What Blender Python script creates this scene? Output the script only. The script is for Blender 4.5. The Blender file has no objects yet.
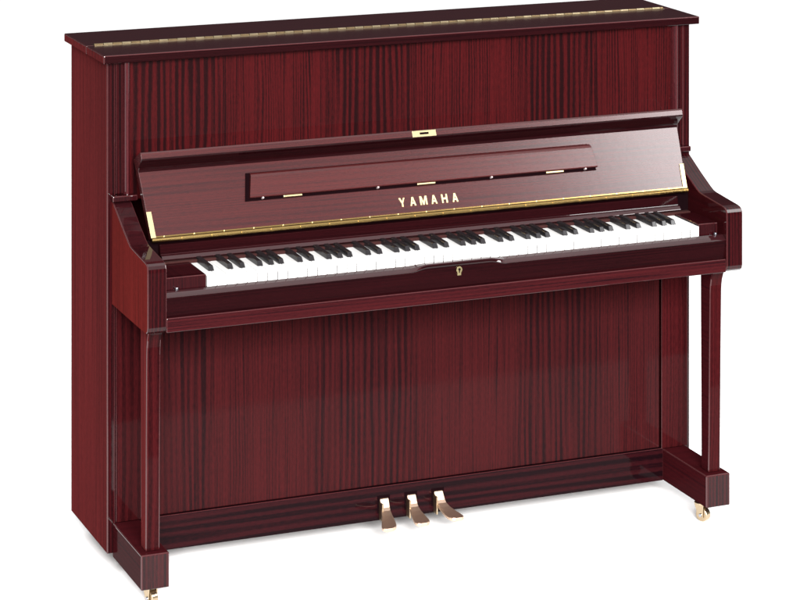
import bpy, bmesh, math, random
from mathutils import Vector
random.seed(4)
SC = bpy.context.scene
COL = SC.collection
W = 1.5072
BASE = Vector((W / 2, 0.0, 0.0))

# ------------------------------------------------------------------ materials
def new_mat(name):
    m = bpy.data.materials.new(name); m.use_nodes = True
    nt = m.node_tree
    return m, nt, nt.nodes['Principled BSDF'], nt.nodes, nt.links

def wood(name, cross='X', along='Z', dark=(.012, .0022, .0035), red=(.075, .0075, .0105), freq=62, bands=.487,
         contrast=1.0, fine=.5, rough=.12, spec=.12, phase=0.0, wander=1.6, strength=1.0, zone0=0.0, jitter=13.0):
    """ribbon figured mahogany: stripes vary along the cross axis and run along the other"""
    m, nt, b, N, L = new_mat(name)
    tc = N.new('ShaderNodeTexCoord')
    sep = N.new('ShaderNodeSeparateXYZ'); L.new(tc.outputs['Object'], sep.inputs[0])
    def comb(cs, als, off):
        def mul(ax, s, o):
            q = N.new('ShaderNodeMath'); q.operation = 'MULTIPLY_ADD'
            L.new(sep.outputs[ax], q.inputs[0]); q.inputs[1].default_value = s; q.inputs[2].default_value = o
            return q.outputs[0]
        c = N.new('ShaderNodeCombineXYZ')
        L.new(mul(cross, cs, off + phase * cs), c.inputs[0]); L.new(mul(along, als, off * .7), c.inputs[1])
        return c.outputs[0]
    def noise(vec, detail=2.0, rough_=.5, dist=0.0):
        n = N.new('ShaderNodeTexNoise'); n.inputs['Scale'].default_value = 1.0
        n.inputs['Detail'].default_value = detail; n.inputs['Roughness'].default_value = rough_
        n.inputs['Distortion'].default_value = dist
        L.new(vec, n.inputs['Vector']); return n.outputs['Fac']
    def rng(v, a, b_, c=0.0, d=1.0, smooth=True):
        r = N.new('ShaderNodeMapRange'); r.interpolation_type = 'SMOOTHSTEP' if smooth else 'LINEAR'
        L.new(v, r.inputs['Value'])
        for k, x in zip(('From Min', 'From Max', 'To Min', 'To Max'), (a, b_, c, d)): r.inputs[k].default_value = x
        return r.outputs['Result']
    def math_(op, a, c):
        q = N.new('ShaderNodeMath'); q.operation = op
        for i, v in enumerate((a, c)):
            if isinstance(v, (int, float)): q.inputs[i].default_value = v
            else: L.new(v, q.inputs[i])
        return q.outputs[0]
    # semi-regular ribbon figure: a wave across the grain whose spacing wanders
    jit = noise(comb(9, wander * .5, 3.1), 2.5, .6)
    ph = math_('ADD', math_('MULTIPLY', sep.outputs[cross], freq * 2 * math.pi), math_('MULTIPLY', jit, jitter))
    ph = math_('ADD', ph, math_('MULTIPLY', noise(comb(freq * .9, wander * .9, 41.0), 1, .5), 3.5))
    ribbon = rng(math_('SINE', ph, 0), -1.0, .95)
    uneven = rng(noise(comb(freq * .55, wander * .8, 31.3), 1.0, .5), .30, .62, .35, 1.0)
    fineg = rng(noise(comb(freq * 3.6, wander * 1.5, 11.7), 2.5, .6), .28, .72, smooth=False)
    hair = rng(noise(comb(freq * 2.2, wander, 23.7), 1.0, .5), .30, .42)
    # flitch mask: where the ribbon figure is bold and where the veneer is plain and fine
    zw = math_('ADD', math_('MULTIPLY', math_('SUBTRACT', sep.outputs[cross], zone0), 2 * math.pi / bands), math_('MULTIPLY', math_('SUBTRACT', noise(comb(5, wander * .4, 7.3), 1, .4), .5), 1.6))
    zone = rng(math_('COSINE', zw, 0), -.45, .55)
    fleck = noise(comb(freq * 8, 70, 5.5), 2.0, .65)
    # second, tighter figure that fills the quieter leaves of the veneer
    ph2 = math_('ADD', math_('MULTIPLY', sep.outputs[cross], freq * 2.3 * 2 * math.pi), math_('MULTIPLY', noise(comb(14, wander * .6, 57.0), 2.5, .6), jitter * 2.2))
    tight = rng(math_('SINE', ph2, 0), -.9, .7)
    uneven2 = rng(noise(comb(freq * 1.1, wander, 71.3), 1.0, .5), .35, .65, .1, 1.0)
    inv = math_('SUBTRACT', 1.0, zone)
    bold = math_('MULTIPLY', math_('ADD', math_('MULTIPLY', zone, .68), .12), contrast)
    v = math_('SUBTRACT', 1.0, math_('MULTIPLY', bold, math_('MULTIPLY', uneven, math_('SUBTRACT', 1.0, ribbon))))
    quiet = math_('MULTIPLY', math_('ADD', math_('MULTIPLY', inv, .38), .16), contrast)
    v = math_('SUBTRACT', v, math_('MULTIPLY', quiet, math_('MULTIPLY', uneven2, math_('SUBTRACT', 1.0, tight))))
    v = math_('SUBTRACT', v, math_('MULTIPLY', math_('SUBTRACT', 1.0, fineg), fine * .75))
    v = math_('SUBTRACT', v, math_('MULTIPLY', math_('SUBTRACT', 1.0, hair), fine * .55))
    v = math_('ADD', v, math_('MULTIPLY', math_('SUBTRACT', fleck, .5), 1.1))
    v = math_('SUBTRACT', v, math_('MULTIPLY', zone, .08 * contrast))
    mix = N.new('ShaderNodeMix'); mix.data_type = 'RGBA'
    mix.inputs[6].default_value = (*dark, 1); mix.inputs[7].default_value = (*[c * strength for c in red], 1)
    cl = N.new('ShaderNodeClamp'); L.new(v, cl.inputs[0]); L.new(cl.outputs[0], mix.inputs[0])
    L.new(mix.outputs[2], b.inputs['Base Color'])
    b.inputs['Roughness'].default_value = rough
    b.inputs['Specular IOR Level'].default_value = spec
    # faint orange-peel of the lacquer
    op = N.new('ShaderNodeTexNoise'); op.inputs['Scale'].default_value = 55; op.inputs['Detail'].default_value = 1
    L.new(tc.outputs['Object'], op.inputs['Vector'])
    bp = N.new('ShaderNodeBump'); bp.inputs['Strength'].default_value = .02; bp.inputs['Distance'].default_value = .002
    L.new(op.outputs['Fac'], bp.inputs['Height']); L.new(bp.outputs['Normal'], b.inputs['Normal'])
    return m

def plain(name, col, rough=.4, metal=0.0, spec=.5, var=.12, scale=60):
    m, nt, b, N, L = new_mat(name)
    tc = N.new('ShaderNodeTexCoord'); n = N.new('ShaderNodeTexNoise'); n.inputs['Scale'].default_value = scale
    n.inputs['Detail'].default_value = 3
    L.new(tc.outputs['Object'], n.inputs['Vector'])
    mix = N.new('ShaderNodeMix'); mix.data_type = 'RGBA'
    mix.inputs[6].default_value = (*[c * (1 - var) for c in col], 1); mix.inputs[7].default_value = (*[min(1, c * (1 + var)) for c in col], 1)
    L.new(n.outputs['Fac'], mix.inputs[0]); L.new(mix.outputs[2], b.inputs['Base Color'])
    b.inputs['Roughness'].default_value = rough; b.inputs['Metallic'].default_value = metal
    b.inputs['Specular IOR Level'].default_value = spec
    return m

M = {}
D1, R1_ = (.0048, .0012, .0016), (.025, .0026, .0034)
M['upper'] = wood('mahogany_upper_panel', zone0=.165, wander=2.3, dark=(.0066, .0015, .0019), red=(.035, .0030, .0036), contrast=1.12, spec=.25, rough=.03)
M['lower'] = wood('mahogany_lower_panel', zone0=.150, wander=2.3, contrast=.84, spec=.03, rough=.08, dark=(.0072, .0026, .0031), red=(.029, .0044, .0050))
M['stile'] = wood('mahogany_stile', zone0=.05, bands=.3, contrast=.6, spec=.03, rough=.05, red=(.030, .0034, .0041), dark=D1)
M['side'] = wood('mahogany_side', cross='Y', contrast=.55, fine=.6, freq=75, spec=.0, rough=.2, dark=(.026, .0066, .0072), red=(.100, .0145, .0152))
M['arm'] = wood('mahogany_arm_side', cross='Y', contrast=.55, fine=.6, freq=75, spec=.0, rough=.12, dark=(.034, .0062, .0058), red=(.108, .0125, .0112))  # arm's outer side: stronger light painted in as a brighter red
M['front'] = wood('mahogany_front_edge', freq=110, contrast=.7, fine=.7, spec=.2, rough=.06, dark=D1, red=R1_)
M['lid'] = wood('mahogany_lid', cross='Y', along='X', contrast=.3, fine=.4, freq=90, spec=.35, rough=.18, dark=(.010, .0040, .005), red=(.027, .0060, .0080))
M['fall'] = wood('mahogany_fallboard', cross='Z', along='X', contrast=.5, fine=.4, freq=80, bands=.1, spec=.5, rough=.22, dark=(.012, .0045, .0055), red=(.038, .0066, .0070), wander=2.2)
M['desk'] = wood('mahogany_music_desk', cross='Z', along='X', contrast=.3, fine=.4, freq=90, bands=.1, spec=.5, rough=.24, dark=(.014, .0038, .0045), red=(.042, .0060, .0062), wander=2.2)
M['rail'] = wood('mahogany_rail', cross='Z', along='X', contrast=.5, fine=.55, freq=120, bands=.05, spec=.2, rough=.08, dark=(.006, .0014, .0022), red=(.030, .0040, .0049), wander=2.5)
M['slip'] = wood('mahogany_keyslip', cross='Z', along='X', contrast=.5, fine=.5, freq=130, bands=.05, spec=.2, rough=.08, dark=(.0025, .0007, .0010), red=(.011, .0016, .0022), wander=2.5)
M['top'] = wood('mahogany_polished_top', cross='Z', along='X', contrast=.3, fine=.4, freq=100, spec=.55, rough=.03, dark=(.006, .0018, .0024), red=(.018, .0030, .0040))
M['plinth'] = wood('mahogany_plinth', cross='Z', along='X', contrast=1.0, fine=.45, freq=52, bands=.3, zone0=.08, spec=.05, rough=.04, dark=(.004, .0012, .0018), red=(.017, .0026, .0036), wander=1.2)
M['runner'] = wood('mahogany_runner', cross='Z', along='Y', contrast=.3, fine=.5, freq=90, spec=.002, rough=.1, dark=(.010, .0020, .0030), red=(.030, .0036, .0048))
M['mould'] = wood('mahogany_polished_moulding', freq=110, contrast=.5, fine=.6, spec=.5, rough=.12, dark=(.012, .003, .004), red=(.05, .008, .010))
M['block'] = wood('mahogany_block', cross='X', along='Z', contrast=.5, fine=.6, freq=150, spec=.4, rough=.05, dark=(.005, .0011, .0017), red=(.020, .0024, .0033))
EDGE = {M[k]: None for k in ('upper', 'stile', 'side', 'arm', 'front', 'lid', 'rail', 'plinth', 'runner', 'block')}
edge_glint = wood('mahogany_buffed_edge', freq=60, contrast=.2, fine=.3, spec=.45, rough=.14, dark=(.02, .006, .007), red=(.04, .009, .010))  # glossier copy of the same lacquer, added to make the bevels glint
for k in EDGE: EDGE[k] = edge_glint
M['brass'] = plain('brass', (.32, .215, .08), .25, 1.0, var=.10)
M['pale_brass'] = plain('pale_brass', (.62, .52, .28), .35, 1.0, var=.06)
M['pedal'] = plain('pedal_brass', (.62, .45, .34), .45, 1.0, var=.05)
M['lidhinge'] = plain('tarnished_hinge', (.30, .24, .15), .3, 1.0, var=.3)
M['oldbrass'] = plain('dark_brass', (.17, .12, .065), .35, 1.0, var=.3)
M['plate'] = plain('plate_brass', (.33, .275, .16), .4, 1.0, var=.05)
M['caster'] = plain('caster_brass', (.42, .33, .22), .32, 1.0, var=.08)
M['ivory'] = plain('white_key_plastic', (.58, .58, .575), .25, 0, .4, .01)
M['ebony'] = plain('black_key_plastic', (.010, .009, .010), .2, 0, .3, .2)
M['dark'] = plain('black_stain', (.004, .0015, .002), .7, 0, 0.0)  # near-black for openings and for shade painted into gaps
M['felt'] = plain('key_felt', (.022, .0065, .006), .9, 0, .1, .25, 300)
M['rubber'] = plain('grey_rubber', (.25, .2, .2), .5, 0, .3)
M['steel'] = plain('axle_steel', (.35, .36, .4), .3, 1.0)
M['ground'] = plain('grey_studio_ground', (.03, .03, .031), .8, 0, .1, .1, 3)
M['floor'] = plain('white_studio_floor', (.93, .93, .93), .9, 0, 0.0, .01, 3)

# ------------------------------------------------------------------ mesh helpers
def finish(name, bm, mat, parent, bevel=0.0, seg=2, smooth=False, angle=25, facing=()):
    bmesh.ops.remove_doubles(bm, verts=bm.verts, dist=1e-6)
    bmesh.ops.recalc_face_normals(bm, faces=bm.faces)
    if bevel:
        es = [e for e in bm.edges if len(e.link_faces) == 2 and e.calc_face_angle(0) > math.radians(angle)]
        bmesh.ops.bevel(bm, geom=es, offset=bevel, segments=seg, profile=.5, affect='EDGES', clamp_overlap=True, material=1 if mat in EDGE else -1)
    if smooth:
        for f in bm.faces: f.smooth = True
    if mat in EDGE:
        for f in bm.faces:
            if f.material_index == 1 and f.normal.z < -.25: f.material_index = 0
    if facing:
        for f in bm.faces:
            for k, fn in enumerate(facing):
                if fn[0](f.normal) and f.material_index == 0: f.material_index = 2 + k; break
    me = bpy.data.meshes.new(name); bm.to_mesh(me); bm.free()
    me.materials.append(mat)
    me.materials.append(EDGE.get(mat, mat))
    for fn in facing: me.materials.append(fn[1])
    o = bpy.data.objects.new(name, me); COL.objects.link(o)
    if parent is not None:
        o.parent = parent
        if parent.type == 'EMPTY': o.location = -BASE
    return o

def hexa(bm, pts):
    """8 corner points: bottom ring of 4, then top ring of 4"""
    v = [bm.verts.new(p) for p in pts]
    for f in ((0, 1, 2, 3), (4, 5, 6, 7), (0, 1, 5, 4), (1, 2, 6, 5), (2, 3, 7, 6), (3, 0, 4, 7)):
        bm.faces.new([v[i] for i in f])

def box_bm(x0, x1, y0, y1, z0, z1, bm=None):
    bm = bm or bmesh.new()
    hexa(bm, [(x0, y0, z0), (x1, y0, z0), (x1, y1, z0), (x0, y1, z0), (x0, y0, z1), (x1, y0, z1), (x1, y1, z1), (x0, y1, z1)])
    return bm

def box(name, mat, parent, x0, x1, y0, y1, z0, z1, bevel=.0012, seg=2, facing=()):
    return finish(name, box_bm(x0, x1, y0, y1, z0, z1), mat, parent, bevel, seg, facing=facing)

def extrude_yz(prof, x0, x1, bm=None, x0s=None, x1s=None):
    """closed YZ profile swept along X; optional per-point X ends"""
    bm = bm or bmesh.new()
    a = [bm.verts.new(((x0s[i] if x0s else x0), y, z)) for i, (y, z) in enumerate(prof)]
    b = [bm.verts.new(((x1s[i] if x1s else x1), y, z)) for i, (y, z) in enumerate(prof)]
    n = len(prof)
    bm.faces.new(a); bm.faces.new(b[::-1])
    for i in range(n): bm.faces.new((a[i], a[(i + 1) % n], b[(i + 1) % n], b[i]))
    return bm

def cyl_bm(p0, p1, r, n=16, bm=None, r1=None):
    bm = bm or bmesh.new()
    p0, p1 = Vector(p0), Vector(p1); d = (p1 - p0).normalized()
    u = d.orthogonal().normalized(); w = d.cross(u)
    r1 = r if r1 is None else r1
    A = [bm.verts.new(p0 + r * (math.cos(t) * u + math.sin(t) * w)) for t in [2 * math.pi * i / n for i in range(n)]]
    B = [bm.verts.new(p1 + r1 * (math.cos(t) * u + math.sin(t) * w)) for t in [2 * math.pi * i / n for i in range(n)]]
    bm.faces.new(A); bm.faces.new(B[::-1])
    for i in range(n): bm.faces.new((A[i], A[(i + 1) % n], B[(i + 1) % n], B[i]))
    return bm

# ------------------------------------------------------------------ floor
bm = bmesh.new()
vs = [bm.verts.new(p) for p in ((-40, -1.10, 0), (40, -1.10, 0), (40, 60, 0), (-40, 60, 0))]
bm.faces.new(vs)
fl = finish('floor', bm, M['floor'], None)
bm = bmesh.new(); bm.faces.new([bm.verts.new(p) for p in ((-60, -40, -.004), (60, -40, -.004), (60, 80, -.004), (-60, 80, -.004))])  # unseen dark ground added so the front panels reflect less light
gr = finish('ground', bm, M['ground'], None); gr['kind'] = 'structure'; gr['label'] = 'dark grey studio ground beyond the white floor sheet'
fl['kind'] = 'structure'; fl['label'] = 'plain seamless white studio floor under the piano'

# ------------------------------------------------------------------ the piano
P = bpy.data.objects.new('upright_piano', None); COL.objects.link(P)
P.location = BASE; P.empty_display_size = .2
P['label'] = 'glossy red mahogany upright piano with its fallboard open over the keys'
P['category'] = 'piano'

H, TL = 1.1977, .0191
ZL = H - TL
DS = .3124
T = .0195
# case sides
for x0, x1 in ((0, T), (W - T, W)):
    box('side_panel', M['side'], P, x0, x1, 0, DS, .0532, ZL - .0005, .0024, 3, facing=((lambda n: n.y < -.7, M['front']),))
box('back_board', M['stile'], P, T + .001, W - T - .001, DS - .022, DS - .004, .06, ZL - .002)
box('bottom_board', M['stile'], P, T + .001, W - T - .001, .02, DS - .024, .058, .076)
# lid: front flap and rear board, hinged together
box('front_lid', M['lid'], P, -.0148, W + .0148, -.0247, .1235, ZL, H, .0024, 3, facing=((lambda n: n.y < -.7, M['slip']), (lambda n: n.x < -.7, M['side'])))  # lid front in a darker wood, shade put into its colour
box('rear_lid', M['lid'], P, -.0148, W + .0148, .1245, .3219, ZL, H, .0024, 3, facing=((lambda n: n.x < -.7, M['side']),))
hinge = box('lid_hinge', M['lidhinge'], P, .003, W - .009, .1150, .1365, H - .0015, H + .0009, .0003, 1)
x = .004; k = 0
while x < W - .013:
    x2 = min(x + .0225, W - .0095)
    finish('hinge_knuckle', cyl_bm((x, .1245, H + .0010), (x2 - .0012, .1245, H + .0008), .0036, 12), M['lidhinge' if k % 2 else 'oldbrass'], hinge); x = x2; k += 1

# upper front
UX = .052
box('upper_panel', M['upper'], P, UX - .003, W - UX + .003, .003, .02, .86, ZL - .001, 0)
for s in (0, 1):
    f = (lambda v: v) if s == 0 else (lambda v: W - v)
    a, b = sorted((f(T + .0008), f(.0365)))
    box('upper_stile', M['front'], P, a, b, -.0015, .02, .8752, ZL - .001, .0012, 2)
    # half-round moulding beside the panel
    c = f(.0445); bm = bmesh.new(); n = 12; rx, ry = .0076, .0145
    lo, hi = [], []
    for i in range(n + 1):
        t = math.pi * i / n
        lo.append((c - rx * math.cos(t), .003 - (ry + .003) * math.sin(t) ** .7))
    A = [bm.verts.new((p[0], p[1], .8752)) for p in lo]; B = [bm.verts.new((p[0], p[1], ZL - .001)) for p in lo]
    for i in range(n): bm.faces.new((A[i], A[i + 1], B[i + 1], B[i]))
    bm.faces.new(A); bm.faces.new(B); bm.faces.new((A[0], A[-1], B[-1], B[0]))
    finish('corner_moulding', bm, M['mould'], P)

# arms (key cheeks) with their cap blocks
AX0, AX1 = .0105, .0540
def fillet_arm():
    prof = [(-.0008, .6238), (-.262, .6238), (-.275, .6256), (-.2825, .6310), (-.2856, .640), (-.2856, .760), (-.2848, .7680),
            (-.2810, .7745), (-.2745, .7785), (-.262, .7805), (-.205, .7850), (-.160, .7888), (-.146, .7912), (-.132, .7968),
            (-.080, .8225), (-.018, .8560), (-.0008, .8612)]
    return prof
for s in (0, 1):
    x0, x1 = (AX0, AX1) if s == 0 else (W - AX1, W - AX0)
    finish('arm', extrude_yz(fillet_arm(), x0, x1), M['arm'], P, .0022, 3, angle=60,
           facing=((lambda n: n.z > .25 and not (s == 1 and n.y < -.3), M['top']), (lambda n: n.y < -.3 or abs(n.x) > .5 and s == 1, M['front'])))
    x0, x1 = (.0076, .066) if s == 0 else (W - .066, W - .0076)
    box('arm_cap', M['block'], P, x0, x1, -.0222, -.0008, .8616, .8747, .0022, 3)

# front face of each arm: straight-grained, darker than the side painted as lit
# keybed and keyslip
KX0, KX1 = AX1 + .0005, W - AX1 - .0005
box('keybed', M['rail'], P, KX0, KX1, -.2833, -.001, .6254, .6570, .0018, 3)
def slip_profile(c):
    # c = 0: broad chamfer along the top; c = 1: square uncut stock in front of the lock
    l = lambda a, b: a + (b - a) * c
    return [(-.258, .6575), (-.2755, .6575), (-.2820, l(.7005, .7080)), (-.2833, l(.7022, .7110)), (l(-.2800, -.2830), l(.7050, .7155)), (l(-.2735, -.2812), l(.7090, .7175)),
            (l(-.2665, -.2700), l(.7125, .7178)), (-.2640, l(.7132, .7170)), (-.258, l(.7132, .7150))]
stations = [(KX0, 0)]
R0, R1 = .640, .868
for i in range(9):
    q = i / 8; stations.append((R0 - .010 + .050 * q, (1 - math.cos(math.pi * q)) / 2 if q else 0))
for i in range(9):
    q = i / 8; stations.append((R1 - .036 + .046 * q, (1 + math.cos(math.pi * q)) / 2))
stations.append((KX1, 0))
bm = bmesh.new(); prev = None
for x, c in stations:
    ring = [bm.verts.new((x, y, z)) for y, z in slip_profile(c)]
    if prev is None: bm.faces.new(ring)
    else:
        n = len(ring)
        for i in range(n): bm.faces.new((prev[i], prev[(i + 1) % n], ring[(i + 1) % n], ring[i]))
    prev = ring
bm.faces.new(prev[::-1])
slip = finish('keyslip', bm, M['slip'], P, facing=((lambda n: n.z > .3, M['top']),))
# lock escutcheon on the keyslip
bm = bmesh.new()
cyl_bm((.7553, -.2825, .6985), (.7553, -.2850, .6985), .0072, 20, bm)
box_bm(.7508, .7598, -.2848, -.2795, .6855, .6965, bm)
lk = finish('keyhole_plate', bm, M['pale_brass'], slip, .0004, 1)
bm = bmesh.new(); cyl_bm((.7553, -.2848, .6995), (.7553, -.2854, .6995), .0030, 14, bm); box_bm(.7540, .7566, -.2853, -.2840, .6915, .6985, bm)
finish('keyhole', bm, M['dark'], slip)
for x in (.083, 1.4335):
    finish('bolt', cyl_bm((x, -.2655, .7125), (x, -.2655, .7185), .0042, 14), M['steel'], slip, .0008, 2)

# key blocks
KB0, KB1 = .1545, 1.3913
box('key_block', M['block'], P, AX1 + .001, KB0 - .0015, -.2600, -.136, .690, .7400, .0018, 3)
box('key_block', M['block'], P, KB1 + .0015, W - AX1 - .009, -.2560, -.136, .690, .7400, .0018, 3)
# keys
step = (KB1 - KB0) / 52
ZK = .7360
white_notes = 'ABCDEFG'
for i in range(52):
    x0 = KB0 + i * step + .0008; x1 = KB0 + (i + 1) * step - .0008
    box('white_key', M['ivory'], P, x0, x1, -.2620, -.136, .700, ZK + random.uniform(-.0002, .0002), .0008, 2)
box('key_bushing', M['dark'], P, KB0 + .001, KB1 - .001, -.2611, -.14, .7005, .7300, 0)  # dark filler added to paint the shade between the white keys
off = {'A': .0, 'C': -.0022, 'D': .0022, 'F': -.003, 'G': 0.0}
for i in range(51):
    n = white_notes[i % 7]
    if n in ('B', 'E'): continue
    c = KB0 + (i + 1) * step + off[n]
    bm = bmesh.new(); z0, z1 = ZK - .002, ZK + .0118
    yf = -.2225
    hexa(bm, [(c - .0070, yf, z0), (c + .0070, yf, z0), (c + .0070, -.124, z0), (c - .0070, -.124, z0),
              (c - .0052, yf + .0070, z1 - .0010), (c + .0052, yf + .0070, z1 - .0010), (c + .0055, -.124, z1), (c - .0055, -.124, z1)])
    finish('black_key', bm, M['ebony'], P, .0013, 3)
# felt behind the keys, nameboard and its slanting strip
box('name_felt', M['felt'], P, KB0 - .06, KB1 + .045, -.1360, -.1200, .715, .7425, .001, 1)
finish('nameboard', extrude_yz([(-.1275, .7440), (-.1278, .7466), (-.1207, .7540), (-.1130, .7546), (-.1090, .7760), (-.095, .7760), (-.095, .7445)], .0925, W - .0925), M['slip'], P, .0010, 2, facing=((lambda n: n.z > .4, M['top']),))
box('nameboard_backing', M['dark'], P, AX1 + .001, W - AX1 - .001, -.094, -.088, .70, .785, 0)

# ------------------------------------------------------------------ fallboard
FB = Vector((0, -.1159, .7948)); FT = Vector((0, .4490, .8935)).normalized(); FN = Vector((0, -.8935, .4490)).normalized()
def fb(x, t, n): return tuple(FB + Vector((x, 0, 0)) + FT * t + FN * n)
def inset(t): return .0698 - .0630 * t
prof = [(-.0005, -.018), (0, 0), (.1520, .0004), (.1570, .0030), (.1600, .0080), (.1630, .0180), (.1660, .0300), (.1690, .0385), (.1720, .0412), (.1830, .0417),
        (.1870, .0400), (.1885, .0360), (.1885, -.010), (.186, -.018)]
bm = bmesh.new()
A = [bm.verts.new(fb(inset(t), t, n)) for t, n in prof]; B = [bm.verts.new(fb(W - inset(t), t, n)) for t, n in prof]
k = len(prof); bm.faces.new(A); bm.faces.new(B[::-1])
for i in range(k): bm.faces.new((A[i], A[(i + 1) % k], B[(i + 1) % k], B[i]))
F = finish('fallboard', bm, M['fall'], P, .0014, 2, angle=50, facing=((lambda n: n.dot(-FT) > .35, M['slip']),))  # darker wood under the lip paints in the shade there
def fbox(name, mat, x0, x1, t0, t1, n0, n1, bevel=.0006, seg=2, dx=0, parent=None):
    bm = bmesh.new()
    hexa(bm, [fb(x0 - dx, t0, n0), fb(x1 + dx, t0, n0), fb(x1, t1, n0), fb(x0, t1, n0), fb(x0 - dx, t0, n1), fb(x1 + dx, t0, n1), fb(x1, t1, n1), fb(x0, t1, n1)])
    return finish(name, bm, mat, parent or F, bevel, seg)
# music desk flap
dx = .0115
desk_prof = [(.0690, .0030), (.0690, .0125), (.0710, .0138), (.1165, .0138), (.1225, .0116), (.1272, .0066), (.1278, .0030)]
bm = bmesh.new()
dl = lambda t: .3125 + .0105 * (t - .07) / .057
dr = lambda t: 1.2035 - .0075 * (t - .07) / .057
A = [bm.verts.new(fb(dl(t), t, n)) for t, n in desk_prof]; B = [bm.verts.new(fb(dr(t), t, n)) for t, n in desk_prof]
k = len(desk_prof); bm.faces.new(A); bm.faces.new(B[::-1])
for i in range(k): bm.faces.new((A[i], A[(i + 1) % k], B[(i + 1) % k], B[i]))
finish('music_desk', bm, M['desk'], F, .0007, 2, angle=50)
fbox('desk_backing', M['dark'], .3135, 1.192, .0640, .1290, .0004, .0030, 0, dx=.0105)  # dark sheet painting the shade in the gap around the desk
for x0 in (.3952, .7306, 1.0669):
    fbox('desk_hinge', M['pale_brass'], x0, x0 + .046, .0648, .0690, .0032, .0090, .0008)
for xc in (.3443, .630, .9218, 1.1709):
    finish('rubber_stud', cyl_bm(fb(xc, .0672, .004), fb(xc, .0672, .0125), .0026, 12), M['rubber'], F, .0006, 2)
# long brass hinge under the fallboard
HG = fbox('fallboard_hinge', M['brass'], .0705, W - .0705, .0004, .0038, .0002, .0014, .0002, 1)
bm = bmesh.new()
x = .0705
while x < W - .0720:
    x2 = min(x + .0715, W - .0705)
    cyl_bm(fb(x, -.0052, .0010), fb(x2 - .0006, -.0052, .0010), .0050, 14, bm)
    cyl_bm(fb(x2 - .0022, -.0052, .0010), fb(x2 - .0002, -.0052, .0010), .0058, 14, bm)
    x = x2
finish('hinge_barrel', bm, M['brass'], F)
x = .1
while x < W - .08:
    finish('hinge_screw', cyl_bm(fb(x, .0020, .0012), fb(x, .0020, .0022), .0016, 10), M['pale_brass'], F); x += .0715
# brass end plates of the fallboard and the stays on the arms
for s in (0, 1):
    e = .0118
    bm = bmesh.new()
    xs = [inset(t) - .0004 for t in (0, .0605)]
    q = [(xs[0], 0), (xs[0] + e, 0), (xs[1] + e, .0605), (xs[1], .0605)]
    if s: q = [(W - a, t) for a, t in q]
    hexa(bm, [fb(a, t, .0003) for a, t in q] + [fb(a, t, .0020) for a, t in q])
    finish('end_plate', bm, M['plate'], F, .0004, 2)
# lock plate in the lip
LP = fbox('lock_plate', M['plate'], .7255, .7865, .1702, .1852, .0405, .0424, .0004)
fbox('lock_slot', M['dark'], .7445, .7670, .1755, .1805, .0420, .0427, 0)
# raised lettering
LET = {
 'Y': [[(0, 1), (.26, 1), (.5, .60), (.74, 1), (1, 1), (.63, .42), (.63, 0), (.37, 0), (.37, .42)]],
 'A': [[(0, 0), (.25, 0), (.31, .22), (.5, .22), (.5, .40), (.38, .40), (.5, .78), (.5, 1), (.36, 1)],
       [(1, 0), (.64, 1), (.5, 1), (.5, .78), (.62, .40), (.5, .40), (.5, .22), (.69, .22), (.75, 0)]],
 'M': [[(0, 0), (.2, 0), (.2, .62), (.42, 0), (.58, 0), (.8, .62), (.8, 0), (1, 0), (1, 1), (.73, 1), (.5, .36), (.27, 1), (0, 1)]],
 'H': [[(0, 0), (.25, 0), (.25, .40), (.75, .40), (.75, 0), (1, 0), (1, 1), (.75, 1), (.75, .60), (.25, .60), (.25, 1), (0, 1)]],
}
xc = .6872
for ch in 'YAMAHA':
    w = .0185 if ch == 'M' else .0150
    bm = bmesh.new()
    for poly in LET[ch]:
        bm.faces.new([bm.verts.new(fb(xc + (px - .5) * w, .0185 + py * .0208, .0003)) for px, py in poly])
    bmesh.ops.remove_doubles(bm, verts=bm.verts, dist=1e-6)
    r = bmesh.ops.extrude_face_region(bm, geom=list(bm.faces))
    for v in [g for g in r['geom'] if isinstance(g, bmesh.types.BMVert)]: v.co += FN * .0014
    finish('raised_letter', bm, M['pale_brass'], F)
    xc += .0270

# ------------------------------------------------------------------ lower front
ZR = .123
box('lower_panel', M['lower'], P, .0840, 1.4226, .0020, .020, .1262, .6235, .0008, 2)
for x0, x1 in ((T + .0005, .0805), (W - .0805, W - T + .0125)):
    box('lower_stile', M['stile'], P, x0, x1, -.0030 if x0 < 1 else -.003, -.0003 if x0 > 1 else .0199, ZR + .0005, .6230, .0010, 2)
box('plinth', M['plinth'], P, .0785, W - .0785, -.0070, .0198, .0455, .1255, .0012, 2)
for s in (0, 1):
    f = (lambda v: v) if s == 0 else (lambda v: W - v)
    x0, x1 = sorted((f(.0126), f(.0778)))
    R = box('runner', M['runner'], P, x0, x1, -.2280, -.0005, .0450, ZR, .0028, 3, facing=((lambda n: n.y < -.7, M['front']),))
    # leg: slightly raked front, corbel that curves out beneath the arm
    pf = [(-.172, ZR + .0003), (-.2085, ZR + .0003), (-.2150, .520), (-.2160, .560), (-.2175, .578), (-.2210, .594), (-.2270, .608), (-.2350, .617), (-.2400, .6232), (-.168, .6232)]
    x0, x1 = sorted((f(.0290), f(.0612)))
    finish('leg', extrude_yz(pf, x0, x1), M['stile'], P, .0024, 3, angle=30, facing=((lambda n: n.x < -.7, M['side' if s == 0 else 'runner']),))

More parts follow.
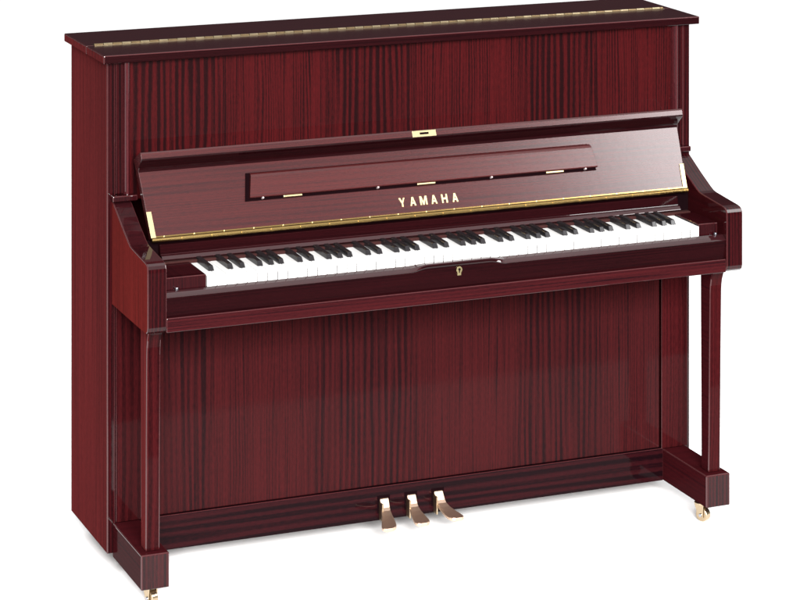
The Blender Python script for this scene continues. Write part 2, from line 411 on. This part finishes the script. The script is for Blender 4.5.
# casters
def caster(x, y, ang, side):
    bm = bmesh.new()
    c, s_ = math.cos(ang), math.sin(ang)
    ax = Vector((c, s_, 0)); fw = Vector((-s_, c, 0))
    o = Vector((x, y, .0165))
    wheel_root = None
    # fork
    for k in (-1, 1):
        a = o + ax * (.0105 * k)
        pts = []
        for dz, hw in ((-.006, .007), (.026, .013)):
            for t, w in ((-.0012, -hw), (.0012, -hw), (.0012, hw), (-.0012, hw)):
                pts.append(a + ax * t + fw * (w + (.006 if dz > 0 else 0)) + Vector((0, 0, dz)))
        hexa(bm, pts)
    cyl_bm(o + fw * .006 + Vector((0, 0, .0235)), o + fw * .006 + Vector((0, 0, .0288)), .017, 18, bm)
    fork = finish('caster', bm, M['caster'], P, .0005, 1)
    bm = bmesh.new(); cyl_bm(o - ax * .0085, o + ax * .0085, .0165, 26, bm)
    finish('wheel', bm, M['caster'], fork, .002, 3)
    bm = bmesh.new(); cyl_bm(o - ax * .0140, o + ax * .0140, .0042, 14, bm)
    finish('axle', bm, M['steel'], fork, .0008, 2)
caster(.0455, -.1980, math.radians(15), 0)
caster(1.4440, -.1860, math.radians(25), 1)
caster(.12, .27, .2, 0); caster(W - .12, .27, -.2, 1)

# pedals
def pedal(x, tip_x, tip_y):
    bm = bmesh.new()
    # stations along the pedal: (fraction, z top, half width, thickness)
    st = [(-.10, .0985, .0108, .008), (.00, .0980, .0110, .009), (.045, .0960, .0112, .010), (.11, .0870, .0114, .011), (.17, .0790, .0114, .011), (.24, .0735, .0116, .010),
          (.38, .0680, .0134, .0095), (.55, .0640, .0160, .009), (.70, .0615, .0180, .009), (.82, .0600, .0188, .0092), (.90, .0592, .0182, .0092), (.96, .0586, .0150, .0090), (1.0, .0580, .0085, .0085)]
    prev = None
    for q, z, hw, th in st:
        y = -.006 + (tip_y + .006) * q
        e = max(0, q) ** 1.4
        cx = x + (tip_x - x) * e
        ring = []
        for a, b in ((-1, -.12), (-.86, 0), (.86, 0), (1, -.12), (1, -.75), (.8, -1), (-.8, -1), (-1, -.75)):
            ring.append(bm.verts.new((cx + hw * a, y, z + th * b)))
        if prev: 
            for i in range(8): bm.faces.new((prev[i], prev[(i + 1) % 8], ring[(i + 1) % 8], ring[i]))
        else: bm.faces.new(ring)
        prev = ring
    bm.faces.new(prev[::-1])
    p = finish('pedal', bm, M['pedal'], P, .0008, 2, angle=50)
    for f in p.data.polygons: f.use_smooth = False
    box('pedal_slot', M['dark'], P, x - .0175, x + .0150, -.0078, -.0040, .062, .1035, 0)
    box('pedal_lever', M['caster'], P, x - .0135, x - .0100, -.0300, -.0085, .0480, .0900, .0005, 1)
pedal(.6800, .6560, -.1020)
pedal(.7500, .7450, -.0980)
pedal(.8200, .8360, -.0960)

# ------------------------------------------------------------------ camera (level, with the vertical shift of a view camera)
cam = bpy.data.cameras.new('camera'); co = bpy.data.objects.new('camera', cam); COL.objects.link(co)
co.location = (-1.6766, -5.8721, 2.2304); co.rotation_euler = (math.pi / 2, 0, -.3881)
cam.sensor_width = 36; cam.lens = 2652.2822 / 800 * 36
cam.shift_y = -(300 + 397.2289) / 800
cam.clip_end = 200
SC.camera = co

# ------------------------------------------------------------------ light: bright overhead studio dome, right softbox and an added front fill
w = bpy.data.worlds.new('World'); SC.world = w; w.use_nodes = True
N, L = w.node_tree.nodes, w.node_tree.links
bg = N['Background']
tc = N.new('ShaderNodeTexCoord'); sp = N.new('ShaderNodeSeparateXYZ'); L.new(tc.outputs['Generated'], sp.inputs[0])
cr = N.new('ShaderNodeValToRGB'); L.new(sp.outputs['Z'], cr.inputs[0])
els = cr.color_ramp.elements
els[0].position = 0.0; els[0].color = (.02, .02, .02, 1)
els[1].position = 1.0; els[1].color = (1, 1, 1, 1)
for p_, v in ((.36, .02), (.46, .11), (.62, .22), (.78, 1.0)):
    e = els.new(p_); e.color = (v, v, v, 1)
L.new(cr.outputs[0], bg.inputs['Color']); bg.inputs['Strength'].default_value = 1.5

def softbox(name, loc, target, sx, sy, radiance, col=(1, 1, 1)):
    l = bpy.data.lights.new(name, 'AREA'); l.shape = 'RECTANGLE'; l.size = sx; l.size_y = sy
    l.energy = radiance * sx * sy * math.pi; l.color = col
    o = bpy.data.objects.new(name, l); COL.objects.link(o); o.location = loc
    o.rotation_euler = (Vector(target) - Vector(loc)).to_track_quat('-Z', 'Y').to_euler()
    return o
softbox('front_softbox', (-1.7, -8.6, 3.9), (.75, 0, .3), 4.5, 2.8, 95, (1, .985, .97))  # unseen fill lamp added to whiten the floor and lift shadows underneath
softbox('right_softbox', (3.92, -2.8, 3.3), (1.3, 0, .9), 1.5, 1.7, 20)

SC.view_settings.view_transform = 'Standard'; SC.view_settings.look = 'None'
SC.view_settings.exposure = 0; SC.view_settings.gamma = 1
SC.render.engine = 'CYCLES'
SC.cycles.use_denoising = True
SC.cycles.max_bounces = 8; SC.cycles.glossy_bounces = 4
SC.cycles.sample_clamp_indirect = 8
